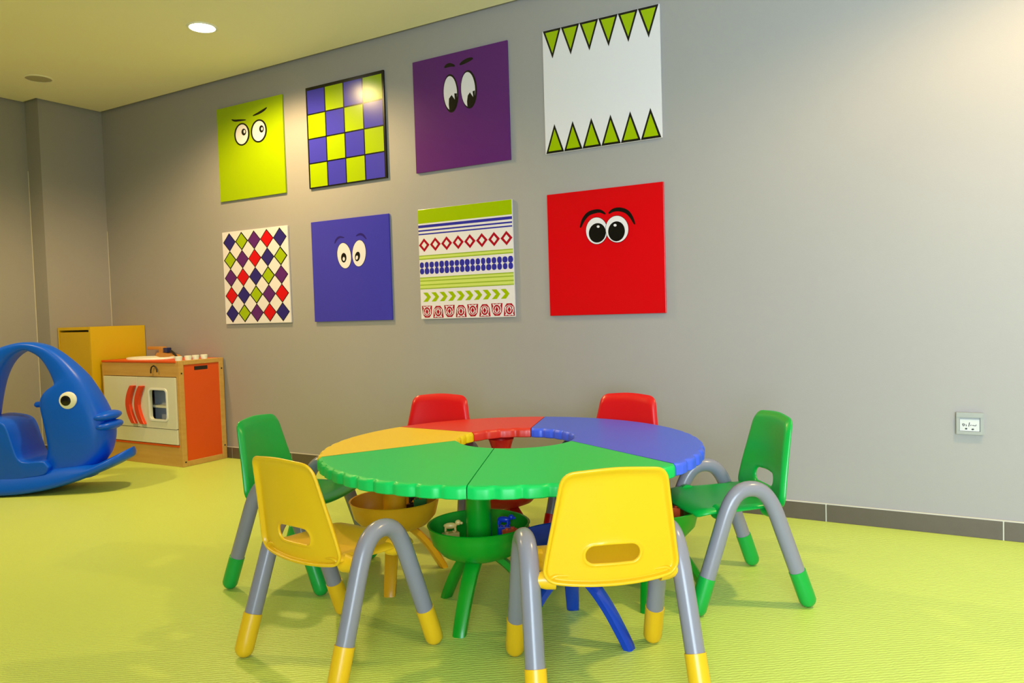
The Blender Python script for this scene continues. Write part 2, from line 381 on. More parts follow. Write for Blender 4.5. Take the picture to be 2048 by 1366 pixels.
# harlequin
p = panel('wall_panel', 0, 1, 'p_white', 'square cream wall panel of purple, red, navy and lime diamonds')
cols = ['p_navy', 'p_lime', 'p_purple', 'p_red']; dw = (SIDE - 0.02) / 10
for r in range(5):
    for c in range(5):
        cx = 0.01 + dw * (2 * c + 1); cz = SIDE - 0.01 - dw * (2 * r + 1); ci = (r + c) % 4
        o_ = dw * 1.04; q = dw - (0.0085 if ci == 1 else 0.0055)
        decal('diamond_outline', p, [(cx - o_, cz), (cx, cz - o_), (cx + o_, cz), (cx, cz + o_)], 'p_black', 1, False)
        decal('diamond', p, [(cx - q, cz), (cx, cz - q), (cx + q, cz), (cx, cz + q)], cols[ci], 2, False)
# blue face
p = panel('wall_panel', 1, 1, 'p_blue', 'square blue violet wall panel with two round startled cartoon eyes'); k = crop(420, 400, 4.8775)
eye(p, k, (1310, 543, 70, 128, -7), (1310, 543, 66, 124, -7), (1306, 563, 26, 47), (1307, 575, 11, 19))
eye(p, k, (1455, 520, 69, 132, 3), (1455, 520, 65, 128, 3), (1440, 551, 25, 47, 8), (1434, 562, 11, 21, 8))
decal('eyebrow', p, k(stroke([(1216, 425), (1235, 385), (1265, 362), (1310, 366)], 20)), 'p_navy')
decal('eyebrow', p, k(stroke([(1424, 352), (1460, 334), (1492, 342), (1526, 382)], 22)), 'p_navy')
# patterned bands
p = panel('wall_panel', 2, 1, 'p_white', 'square white wall panel with bands of stripes, dots, diamonds and chevrons')
def band(v0, v1, mt, layer=1, u0=0.002, u1=0.998, nm='stripe'):
    return decal(nm, p, [(u0 * SIDE, SIDE * (1 - v1)), (u1 * SIDE, SIDE * (1 - v1)), (u1 * SIDE, SIDE * (1 - v0)), (u0 * SIDE, SIDE * (1 - v0))], mt, layer, False)
band(0.002, 0.128, 'p_lime')
for a, b in ((0.143, 0.168), (0.187, 0.201), (0.220, 0.232)): band(a, b, 'p_ink')
for c in range(8):
    cx, cz, = SIDE * (0.0625 + c * 0.125), SIDE * (1 - 0.325)
    for a, b, mt, ly in ((0.060, 0.062, 'p_crim', 1), (0.029, 0.032, 'p_white', 2)):
        decal('diamond', p, [(cx - a * SIDE, cz), (cx, cz - b * SIDE), (cx + a * SIDE, cz), (cx, cz + b * SIDE)], mt, ly, False)
band(0.418, 0.458, 'p_lime2')
for a in (0.418, 0.447): band(a, a + 0.009, 'p_olive', 2)
for c in range(18):
    for v in (0.507, 0.563):
        cx, cz = SIDE * (0.028 + c * 0.0555), SIDE * (1 - v); a = 0.0262 * SIDE * random.uniform(0.9, 1.06); b = 0.029 * SIDE * random.uniform(0.92, 1.05)
        decal('dot', p, [(cx + a * math.cos(t) * (abs(math.cos(t)) ** -0.25 if abs(math.cos(t)) > 0.05 else 1) * 0.96, cz + b * math.sin(t)) for t in [2 * PI * j / 14 for j in range(14)]], 'p_ink', 1, False)
band(0.618, 0.727, 'p_lime2')
for a in (0.618, 0.646, 0.683, 0.717): band(a, a + 0.010, 'p_olive', 2)
for c in range(10):
    x = SIDE * (0.03 + c * 0.0925); z = SIDE * (1 - 0.80); h = 0.042 * SIDE; w = 0.052 * SIDE
    decal('chevron', p, [(x, z + h), (x + w, z + h), (x + w + 0.036 * SIDE, z), (x + w, z - h), (x, z - h), (x + 0.045 * SIDE, z)], 'p_lime', 1, False)
for c in range(8):
    cx = SIDE * (0.07 + c * 0.125); z = SIDE * (1 - 0.935); up = 1 if c % 2 == 0 else -1
    def M_(pts, mt, ly): decal('ornament', p, [(cx + a * SIDE, max(0.002, z + up * b * SIDE)) for a, b in pts], mt, ly, False)
    M_([(-0.058, 0.056), (0.058, 0.056), (0.05, -0.02), (0.025, -0.052), (-0.025, -0.052), (-0.05, -0.02)], 'p_crim', 1)
    M_(ell(0, 0.006, 0.044, 0.046, 0, 16), 'p_white', 2)
    M_(ell(0, 0.004, 0.036, 0.040, 0, 16), 'p_crim', 3)
    M_(ell(0, 0.0, 0.023, 0.030, 0, 12), 'p_white', 4)
    M_([(0, 0.03), (0.016, 0.002), (0, -0.026), (-0.016, 0.002)], 'p_crim', 5)
    for sx in (-1, 1):
        M_(ell(sx * 0.03, 0.042, 0.014, 0.008, sx * 30, 8), 'p_white', 4); M_(ell(sx * 0.036, -0.012, 0.006, 0.014, sx * 20, 8), 'p_white', 4)
# red face
p = panel('wall_panel', 3, 1, 'p_red', 'square red wall panel with big black-pupilled cartoon eyes and arched brows'); k = crop(1080, 350, 4.5536)
eye(p, k, (517, 508, 101, 125), (517, 508, 97, 121), (523, 527, 77, 89, 10), (531, 470, 13, 11))
eye(p, k, (703, 493, 106, 125), (703, 493, 103, 121), (699, 513, 76, 91, 5), (686, 458, 14, 12), base=5)
decal('eyebrow', p, k(stroke([(368, 480), (395, 410), (440, 355), (500, 332), (550, 330), (598, 356)], 36)), 'p_black')
decal('eyebrow', p, k(stroke([(625, 350), (670, 320), (730, 314), (790, 335), (830, 380), (864, 450)], 38)), 'p_black')
for o in list(bpy.data.objects):
    for kk in ('_x0', '_z0'):
        if kk in o.keys(): del o[kk]

# ------------------------------------------------------------------ wall socket
so = empty('wall_socket', (5.4805, 0, 0.398)); tag(so, 'silver square wall socket with a white label above the skirting', 'socket')
bevel(box('backplate', -0.045, 0.045, -0.010, 0, 0, 0.084, 'metal', so), 0.003)
V, Fc = merge(box_vf(-0.045, 0.045, -0.018, -0.010, 0.066, 0.084), box_vf(-0.045, -0.034, -0.016, -0.010, 0, 0.066), box_vf(0.034, 0.045, -0.016, -0.010, 0, 0.066), box_vf(-0.034, 0.034, -0.016, -0.010, 0, 0.012))
obj('cover_frame', V, Fc, 'metal', so)
box('socket_label', -0.033, 0.031, -0.0125, -0.0095, 0.013, 0.058, 'label', so)
def sk(X, Y):
    q = on_y(1880 + X / 15.175, 800 + Y / 15.175, -0.0125); return (q[0] - 5.4805, q[2] - 0.398)
for nm, st in (('lettering', [([(680, 720), (700, 780), (735, 770), (740, 730), (690, 725)], 20), ([(790, 735), (795, 785), (815, 770)], 16), ([(895, 680), (885, 740), (870, 805)], 24), ([(920, 755), (935, 780), (950, 750)], 14), ([(975, 775), (1000, 770), (1080, 785), (1100, 745)], 18)]),):
    for pts, w in st:
        L = [sk(*q) for q in stroke(pts, w, False)]; obj(nm, [(a, -0.0128, b) for a, b in L], [tuple(range(len(L)))], 'black', so)
for cx, cy, a, b in ((793, 872, 38, 24), (993, 890, 40, 26)):
    L = [sk(*q) for q in ell(cx, cy, a, b, 0, 14)]; obj('socket_hole', [(q[0], -0.0128, q[1]) for q in L], [tuple(range(len(L)))], 'black', so)

# ------------------------------------------------------------------ play cabinet and kitchen
CX1, CYF, CH = 0.396, -0.404, 0.90
cb = empty('yellow_cabinet', (0.008, -0.004, 0)); tag(cb, 'tall yellow laminate cabinet in the corner behind the play kitchen', 'cabinet')
W_ = CX1 - 0.008; D_ = -CYF - 0.004
V, Fc = merge(box_vf(0, 0.018, -D_, 0, 0, CH), box_vf(W_ - 0.018, W_, -D_, 0, 0, CH), box_vf(0.018, W_ - 0.018, -D_, 0, CH - 0.02, CH), box_vf(0.018, W_ - 0.018, -D_, 0, 0, 0.05), box_vf(0.018, W_ - 0.018, -0.01, 0, 0.05, CH - 0.02))
obj('body', V, Fc, 'cab', cb)
cd = box('door', 0.020, W_ - 0.020, -D_ + 0.001, -D_ + 0.018, 0.053, CH - 0.034, 'cabdoor', cb, 0.002)
lathe('knob', [(0.0005, -0.024), (0.010, -0.022), (0.012, -0.014), (0.006, -0.006), (0.006, 0)], 'wood2', cd, 16, 'y', (W_ - 0.045, -D_ + 0.006, 0.58))

KX0, KX1, KY0, KY1, KH = 0.42, 1.236, -0.350, -0.014, 0.672
kt = empty('play_kitchen', (KX0, KY1, 0)); tag(kt, 'wooden toy kitchen with cream doors and orange side panel', 'toy kitchen')
W_, D_ = KX1 - KX0, KY1 - KY0; fy = -D_
fb = 0.03
V, Fc = merge(box_vf(W_ - fb, W_, fy, fy + 0.035, 0, KH), box_vf(W_ - fb, W_, -0.035, 0, 0, KH), box_vf(W_ - fb, W_, fy + 0.035, -0.035, KH - 0.028, KH), box_vf(W_ - fb, W_, fy + 0.035, -0.035, 0, 0.035))
bevel(obj('side_frame', V, Fc, 'wood', kt), 0.003)
sp_ = box('side_panel', W_ - fb + 0.006, W_ - 0.006, fy + 0.034, -0.034, 0.034, KH - 0.027, 'orange', kt)
box('hand_slot', W_ - 0.0062, W_ - 0.0052, fy + 0.115, fy + 0.215, KH - 0.066, KH - 0.042, 'dark', sp_)
for yy, zz in ((fy + 0.018, KH - 0.08), (-0.016, KH - 0.07), (fy + 0.02, 0.03), (-0.016, 0.09)):
    lathe('screw', [(0.0005, 0.001), (0.006, 0.0)], 'dark', kt, 10, 'x', (W_, yy, zz))
box('left_side', 0, 0.02, fy, 0, 0, KH, 'wood', kt, 0.002)
box('top_rail', 0.02, W_ - fb, fy, fy + 0.02, 0.570, KH - 0.014, 'wood', kt, 0.002)
box('plinth', 0.02, W_ - fb, fy, fy + 0.02, 0, 0.125, 'wood', kt, 0.002)
box('plinth_edge', 0.02, W_ - fb, fy - 0.004, fy + 0.01, 0.125, 0.136, 'orange', kt)
box('added_liner', 0.45, 0.75, fy + 0.075, fy + 0.085, 0.245, 0.56, 'greyin', kt)  # board added close behind the door window so the inside looks less dark
box('back_board', 0.02, W_ - fb, -0.012, 0, 0.02, KH - 0.014, 'greyin', kt)
box('shelf', 0.02, W_ - fb, fy + 0.03, -0.012, 0.365, 0.380, 'cream', kt)
box('bottom_board', 0.02, W_ - fb, fy + 0.02, -0.012, 0.13, 0.14, 'greyin', kt)
box('drawer_front', 0.024, W_ - fb - 0.004, fy - 0.006, fy + 0.012, 0.140, 0.235, 'cream', kt, 0.002)
dm = 0.395
d1 = box('door', 0.024, dm - 0.002, fy - 0.008, fy + 0.010, 0.239, 0.566, 'cream', kt, 0.002)
def rrect(x0, x1, z0, z1, r, n=5):
    o = []
    for cx, cz, a0 in ((x1 - r, z1 - r, 0), (x0 + r, z1 - r, 90), (x0 + r, z0 + r, 180), (x1 - r, z0 + r, 270)):
        for k in range(n + 1):
            a = math.radians(a0 + 90 * k / n); o.append((cx + r * math.cos(a), cz + r * math.sin(a)))
    return o
def holed(name, outer, inner, h0, h1, mt, parent, to3):
    n = len(outer); V = [to3(a, b, h) for h in (h0, h1) for L in (outer, inner) for a, b in L]; Fc = []
    for i in range(n):
        j = (i + 1) % n
        Fc += [(i, j, n + j, n + i), (2 * n + i, 3 * n + i, 3 * n + j, 2 * n + j), (i, 2 * n + i, 2 * n + j, j), (n + i, n + j, 3 * n + j, 3 * n + i)]
    return fixn(obj(name, V, Fc, mt, parent))
XZ = lambda a, b, h: (a, h, b)
d2 = holed('door', rrect(dm + 0.002, W_ - fb - 0.004, 0.239, 0.566, 0.004), rrect(0.520, 0.692, 0.295, 0.486, 0.022), fy - 0.008, fy + 0.010, 'cream', kt, XZ)
holed('window_rim', rrect(0.510, 0.702, 0.285, 0.496, 0.026), rrect(0.521, 0.691, 0.296, 0.485, 0.022), fy - 0.013, fy - 0.007, 'white', d2, XZ)
def chandle(door, xr, bulge):
    o, i_ = [], []
    for k in range(17):
        t = -1 + k / 8; z = 0.385 + t * 0.125
        o.append((xr - 0.100 + 0.055 * t * t, z)); i_.append((xr - 0.056 + 0.056 * abs(t) ** 1.6, z))
    poly = [(a, b) for a, b in o] + [(a, b) for a, b in i_[::-1]]
    prism('handle', poly, fy - 0.030, fy - 0.008, 'handle_orange', door, XZ, 0.004)
chandle(d1, dm - 0.008, 1); chandle(d2, dm + 0.085, 1)
tube('arch_pull', [(0.585 + a, fy - 0.002 - 0.012, z) for a, z in [(-0.032, 0.592), (-0.031, 0.612), (-0.022, 0.632), (0, 0.641), (0.022, 0.632), (0.031, 0.614), (0.032, 0.60)]], 0.0045, 'dark', kt, 10)
box('countertop', 0.0, W_ - fb, fy - 0.004, 0, KH - 0.014, KH, 'orange', kt, 0.003)
V, Fc = [], []
prof = [(1.0, 0.0), (1.0, 0.010), (0.93, 0.013), (0.86, 0.010), (0.80, 0.004), (0.6, 0.002), (0.02, 0.0015)]
for r, z in prof:
    for k in range(40):
        a = 2 * PI * k / 40; V.append((0.30 + 0.20 * r * math.cos(a), fy + 0.165 + 0.125 * r * math.sin(a), KH + z))
for i in range(len(prof) - 1):
    for k in range(40): Fc.append((i * 40 + k, i * 40 + (k + 1) % 40, (i + 1) * 40 + (k + 1) % 40, (i + 1) * 40 + k))
fixn(obj('sink', V, Fc, 'white', kt, True))
fc = box('tap_post', 0.225, 0.265, -0.062, -0.022, KH, KH + 0.072, 'wood2', kt, 0.004)
box('tap_spout', 0.09, 0.262, -0.058, -0.026, KH + 0.055, KH + 0.076, 'wood2', fc, 0.004)
prism('tap_base', [(0.19, KH), (0.42, KH), (0.40, KH + 0.018), (0.30, KH + 0.034), (0.22, KH + 0.034)], -0.075, -0.02, 'wood2', kt, XZ, 0.003)
box('tap_knob', 0.285, 0.325, -0.068, -0.03, KH + 0.034, KH + 0.068, 'navy', kt, 0.004)
tube('tap_lever', [(0.345, -0.05, KH + 0.045), (0.375, -0.055, KH + 0.035), (0.41, -0.06, KH + 0.012), (0.425, -0.06, KH + 0.002)], 0.008, 'dark', kt, 10)
for px, py in ((357, 716), (376, 715), (391, 714), (408, 712)):
    q = on_x(px, py, KX1 - 0.030)
    lathe('stove_knob', [(0.0005, 0), (0.020, 0), (0.023, 0.026), (0.019, 0.028), (0.0005, 0.028)], 'white', kt, 20, 'z', (W_ - 0.030, min(q[1], -0.05) - KY1, KH))

# ------------------------------------------------------------------ fish rocker
fr = empty('fish_rocker', (0.902, -1.149, 0), math.atan2(0.515, 0.857)); tag(fr, 'big blue plastic fish rocker with a white eye and seat', 'rocking toy')
# local x = heading, local -y = towards the open room, z up
secs = [(.42, .07, .15, .12, .10), (.470, .15, .185, .19, .108), (.505, .20, .194, .225, .112), (.526, .268, .196, .27, .115), (.532, .33, .188, .33, .115), (.520, .40, .176, .40, .112), (.490, .48, .163, .475, .106), (.450, .555, .170, .525, .098),
        (.409, .623, .205, .563, .088), (.368, .672, .243, .583, .078), (.317, .724, .236, .62, .068), (.265, .768, .212, .675, .060), (.21, .803, .176, .733, .055), (.15, .823, .131, .769, .055), (.085, .831, .085, .783, .056), (.02, .825, .03, .757, .06),
        (-.066, .80, -.018, .705, .065), (-.15, .75, -.055, .63, .07), (-.22, .67, -.08, .545, .075), (-.29, .55, -.10, .45, .08), (-.34, .41, -.12, .35, .088), (-.36, .28, -.13, .25, .095), (-.33, .12, -.10, .14, .10)]
arr = np.array(secs); tt = np.arange(len(arr)); fine = np.linspace(0, len(arr) - 1, (len(arr) - 1) * 3 + 1)
def cat1(y):
    out = []
    for t in fine:
        i = min(int(t), len(y) - 2); f = t - i; a = y[max(i - 1, 0)]; b = y[i]; c = y[i + 1]; d = y[min(i + 2, len(y) - 1)]
        out.append(0.5 * (2 * b + (c - a) * f + (2 * a - 5 * b + 4 * c - d) * f * f + (3 * b - a - 3 * c + d) * f ** 3))
    return np.array(out)
sm = np.stack([cat1(arr[:, j]) for j in range(5)], 1)
V, Fc = [], []; n = 32
for ox, oz, ix, iz, w in sm:
    cx, cz, hx, hz = (ox + ix) / 2, (oz + iz) / 2, (ox - ix) / 2, (oz - iz) / 2
    for k in range(n):
        a = 2 * PI * k / n; c_, s_ = math.cos(a), math.sin(a); e = 0.62
        u = math.copysign(abs(c_) ** e, c_); v = math.copysign(abs(s_) ** e, s_)
        V.append((cx + hx * u, w * v, cz + hz * u))
for i in range(len(sm) - 1):
    for k in range(n): Fc.append((i * n + k, i * n + (k + 1) % n, (i + 1) * n + (k + 1) % n, (i + 1) * n + k))
Fc.append(tuple(range(n))); Fc.append(tuple((len(sm) - 1) * n + k for k in range(n)))
fixn(obj('body', V, Fc, 'fish', fr, True, angle=1.2))
V, Fc = [], []; NS = 48; NW = 12
def rz(s): return s * s / 2.34
def hw(s): q = abs(s) / 0.645; return 0.175 * max(1 - q ** 9, 0.0) ** 0.5 * (1 - 0.16 * q)
for i in range(NS + 1):
    s = -0.644 + 1.288 * i / NS; h = max(hw(s), 0.012); ring = []
    for k in range(NW * 2):
        a = 2 * PI * k / (NW * 2); c_, s_ = math.cos(a), math.sin(a)
        ring.append((s, h * math.copysign(abs(c_) ** 0.45, c_), rz(s) + 0.026 + 0.026 * math.copysign(abs(s_) ** 0.7, s_) + (0.075 * max(0, 1 - (s / 0.47) ** 4) * max(s_, 0) ** 2.2)))
    V += ring
m_ = NW * 2
for i in range(NS):
    for k in range(m_): Fc.append((i * m_ + k, i * m_ + (k + 1) % m_, (i + 1) * m_ + (k + 1) % m_, (i + 1) * m_ + k))
Fc.append(tuple(range(m_))); Fc.append(tuple(NS * m_ + k for k in range(m_)))
fixn(obj('rocker_base', V, Fc, 'fish', fr, True, angle=1.2))
seat_poly = smoothline([(-.20, .40), (-.13, .425), (-.047, .419), (.008, .400), (.036, .360), (.057, .284), (.085, .20), (.13, .182), (.18, .185), (.22, .185)], 4) + smoothline([(.25, .15), (.22, .11), (.13, .095), (0, .075), (-.14, .10), (-.24, .2)], 4)
st = prism('seat', seat_poly, -0.138, 0.138, 'fish', fr, lambda a, b, h: (a, h, b), 0.035, 4)
for pl in st.data.polygons: pl.use_smooth = True
def ell_obj(name, c, r, mt, parent, rot=None, n=24): return obj(name, *ellipsoid_vf(c, r, n, rot), mt, parent, True)
for dz, l in ((0.026, 0.02), (-0.026, 0.08)):
    ell_obj('lip', (0.505 + l * 0.1, 0, 0.380 + dz), (0.066, 0.104, 0.030), 'fish', fr, Matrix.Rotation(-0.12, 3, 'Y'))
for sgn in (-1, 1):
    ye = sgn * 0.103
    e = lathe('eye', [(0.0005, sgn * 0.012), (0.034, sgn * 0.010), (0.046, sgn * 0.004), (0.048, -sgn * 0.012)], 'white', fr, 32, 'y', (0.352, ye, 0.508))
    lathe('pupil', [(0.0005, sgn * 0.0165), (0.020, sgn * 0.015), (0.028, sgn * 0.0112)], 'black', e, 28, 'y', (0.346, ye, 0.508))
tube('grip', [(0.20, 0, 0.487), (0.165, 0, 0.484), (0.118, 0, 0.480), (0.110, 0, 0.480)], [0.020, 0.017, 0.016, 0.010], 'fish', fr, 16, flat=1.0)
fr.location.z = 0.0

# ------------------------------------------------------------------ children's chairs
def back_ring(nr=9, N=104):
    zb, zt_, wb, wt, rt_, rb = 0.296, 0.563, 0.161, 0.127, 0.034, 0.030
    pts = []
    def arc(cx, cz, r, a0, a1, n=9):
        for k in range(n + 1):
            a = math.radians(a0 + (a1 - a0) * k / n); pts.append((cx + r * math.cos(a), cz + r * math.sin(a)))
    arc(wt - rt_, zt_ - rt_, rt_, 8, 82); 
    for x in (0.05, 0.025, 0, -0.025, -0.05): pts.append((x, zt_ + 0.006 - 0.006 * (x / 0.08) ** 2))
    arc(-wt + rt_, zt_ - rt_, rt_, 98, 172)
    arc(-wb + rb, zb + rb, rb, 172, 262)
    for x in (-0.1, -0.05, 0, 0.05, 0.1): pts.append((x, zb - 0.008 * (1 - (x / 0.14) ** 2)))
    arc(wb - rb, zb + rb, rb, 278, 368)
    # resample evenly
    P = pts + [pts[0]]; d = [0]
    for a, b in zip(P, P[1:]): d.append(d[-1] + math.hypot(b[0] - a[0], b[1] - a[1]))
    out = []
    for k in range(N):
        q = d[-1] * k / N; i = max(j for j in range(len(d)) if d[j] <= q + 1e-12); i = min(i, len(P) - 2)
        f = (q - d[i]) / max(d[i + 1] - d[i], 1e-9); out.append((P[i][0] + f * (P[i + 1][0] - P[i][0]), P[i][1] + f * (P[i + 1][1] - P[i][1])))
    sc = (0, 0.360); hwd, r = 0.042, 0.023
    inn = []
    for x, z in out:     # slot: stadium, hit by the ray from its centre
        dx, dz = x - sc[0], z - sc[1]; l = math.hypot(dx, dz); dx /= l; dz /= l; lo, hi = 0, 0.2
        for _ in range(30):
            mid = (lo + hi) / 2; ax, az = dx * mid, dz * mid; cx = max(-hwd, min(hwd, ax))
            if math.hypot(ax - cx, az) < r: lo = mid
            else: hi = mid
        inn.append((sc[0] + dx * lo, sc[1] + dz * lo))
    V, Fc = [], []
    ts = [0, 0.04, 0.10, 0.25, 0.42, 0.6, 0.78, 0.88, 0.93, 0.97, 1.0]; off = [-0.006, -0.002, 0, 0, 0, 0, 0, 0, -0.004, -0.011, -0.016]
    for t, of in zip(ts, off):
        for (ax, az), (bx, bz) in zip(inn, out):
            x, z = ax + (bx - ax) * t, az + (bz - az) * t
            h = (z - 0.30) / 0.26
            y = -0.126 - 0.034 * h - 0.008 * h * h + 0.8 * x * x + of
            V.append((x, y, z))
    nn = len(ts)
    for i in range(nn - 1):
        for k in range(N): Fc.append((i * N + k, i * N + (k + 1) % N, (i + 1) * N + (k + 1) % N, (i + 1) * N + k))
    return V, Fc
def seat_vf():
    V, Fc = [], []; nu, nv = 20, 18
    for j in range(nv + 1):
        v = j / nv
        y = -0.124 + 0.300 * v; w = 0.150 + 0.016 * math.sin(PI * min(v * 1.1, 1) / 2)
        if v > 0.82: w -= 0.022 * ((v - 0.82) / 0.18) ** 2.5
        for i in range(nu + 1):
            u = -1 + 2 * i / nu; e = abs(u)
            z = 0.308 + 0.008 * (1 - v) ** 3 - 0.006 * math.sin(PI * v) * (1 - u * u) + 0.006 * e ** 4 * (1 - v * 0.6) - 0.022 * max(0, e - 0.9) / 0.1 * (0.6)
            if v > 0.8: z -= 0.016 * ((v - 0.8) / 0.2) ** 2
            yy = y - (0.018 * e ** 3 if v > 0.6 else 0) * (v - 0.6) / 0.4
            V.append((u * w, yy, z))
    for j in range(nv):
        for i in range(nu):
            a = j * (nu + 1) + i; Fc.append((a, a + 1, a + nu + 2, a + nu + 1))
    return V, Fc
def arch_path(sx):
    P = []; yz = []
    yz += [(0.172 - 0.084 * t, 0.024 + 0.244 * t) for t in (0.0, 0.2, 0.4, 0.6, 0.8)]
    yz += bez((0.088, 0.268), (0.066, 0.334), (0.045, 0.370), (0.0, 0.370), 9)
    full = yz + [(-a, b) for a, b in yz[::-1][1:]]
    return [(sx * (0.192 - 0.009 * (b / 0.37) ** 1.2), a, b) for a, b in full]
PROTO = {}
def chair(loc, fwd, colr, label):
    rz_ = math.atan2(fwd[1], fwd[0]) - PI / 2
    t = empty('toddler_chair', (loc[0], loc[1], 0), rz_); tag(t, label, 'chair', 'plastic toddler chairs around the round table')
    def put(name, key, build, mt, parent):
        if key not in PROTO:
            o = build(name, mt, parent); PROTO[key] = o; return o
        s = PROTO[key]; o = s.copy(); o.name = name; COL.objects.link(o); o.parent = parent
        if o.data.materials[0] != M[mt]:
            k2 = (key, mt)
            if k2 not in PROTO:
                d = s.data.copy(); d.materials[0] = M[mt]; PROTO[k2] = d
            o.data = PROTO[k2]
        return o
    def solid(o, th, off, bvl=0.0):
        s = o.modifiers.new('solid', 'SOLIDIFY'); s.thickness = th; s.offset = off
        sd = o.modifiers.new('sub', 'SUBSURF'); sd.levels = 1; sd.render_levels = 1; return o
    put('backrest', 'back', lambda n_, m_, p_: solid(fixn(obj(n_, *back_ring(), m_, p_, True)), 0.008, 0), colr, t)
    put('seat', 'seat', lambda n_, m_, p_: solid(obj(n_, *seat_vf(), m_, p_, True), 0.010, -1), colr, t)
    for sx in (-1, 1):
        sf = put('side_frame', 'arch%d' % sx, lambda n_, m_, p_: tube(n_, arch_path(sx), 0.0235, m_, p_, 24, False), 'tube', t)
        for sy in (-1, 1):
            def cap(n_, m_, p_):
                pa = [Vector(q) for q in arch_path(sx)]; pa = pa if sy > 0 else pa[::-1]
                a, b = pa[0].copy(), pa[4]; ax = (b - a).normalized(); a.z = 0.0255; r = 0.0255
                pts, rr = [], []
                for th in (5, 20, 40, 60, 80): 
                    q = math.radians(th); pts.append(a - ax * r * math.cos(q)); rr.append(r * math.sin(q))
                for s in (0.02, 0.05, 0.092): pts.append(a + ax * s); rr.append(r)
                pts.append(a + ax * 0.0925); rr.append(0.0236)
                return tube(n_, pts, rr, m_, p_, 24, True)
            put('foot_cap', 'cap%d%d' % (sx, sy), cap, colr, sf)
            def brk(n_, m_, p_):
                return lathe(n_, [(0.0005, sx * 0.128), (0.024, sx * 0.128), (0.022, sx * 0.150), (0.017, sx * 0.166), (0.017, sx * 0.178)], m_, p_, 20, 'x', (0, sy * 0.080, 0.292))
            bk = put('seat_bracket', 'brk%d%d' % (sx, sy), brk, colr, t)
    return t
chair((3.965, -1.858), (0.115, 0.9934), 'yellow', 'yellow plastic chair with grey arched legs, beside the green chair nearest the toy kitchen')
chair((4.672, -1.684), (-0.625, 0.780), 'yellow', 'yellow plastic chair with grey arched legs, drawn up over the blue toy bowl')
chair((3.398, -1.437), (0.964, 0.267), 'green', 'green plastic chair with grey arched legs, on the toy kitchen side of the table')
chair((4.791, -0.941), (-0.79, -0.61), 'green', 'green plastic chair with grey arched legs, on the wall socket side of the table')
chair((3.53, -0.85), (0.28, -0.96), 'red', 'red plastic chair between the wall and the red table section')
chair((4.25, -0.62), (-0.10, -0.995), 'red', 'red plastic chair between the wall and the blue table section')

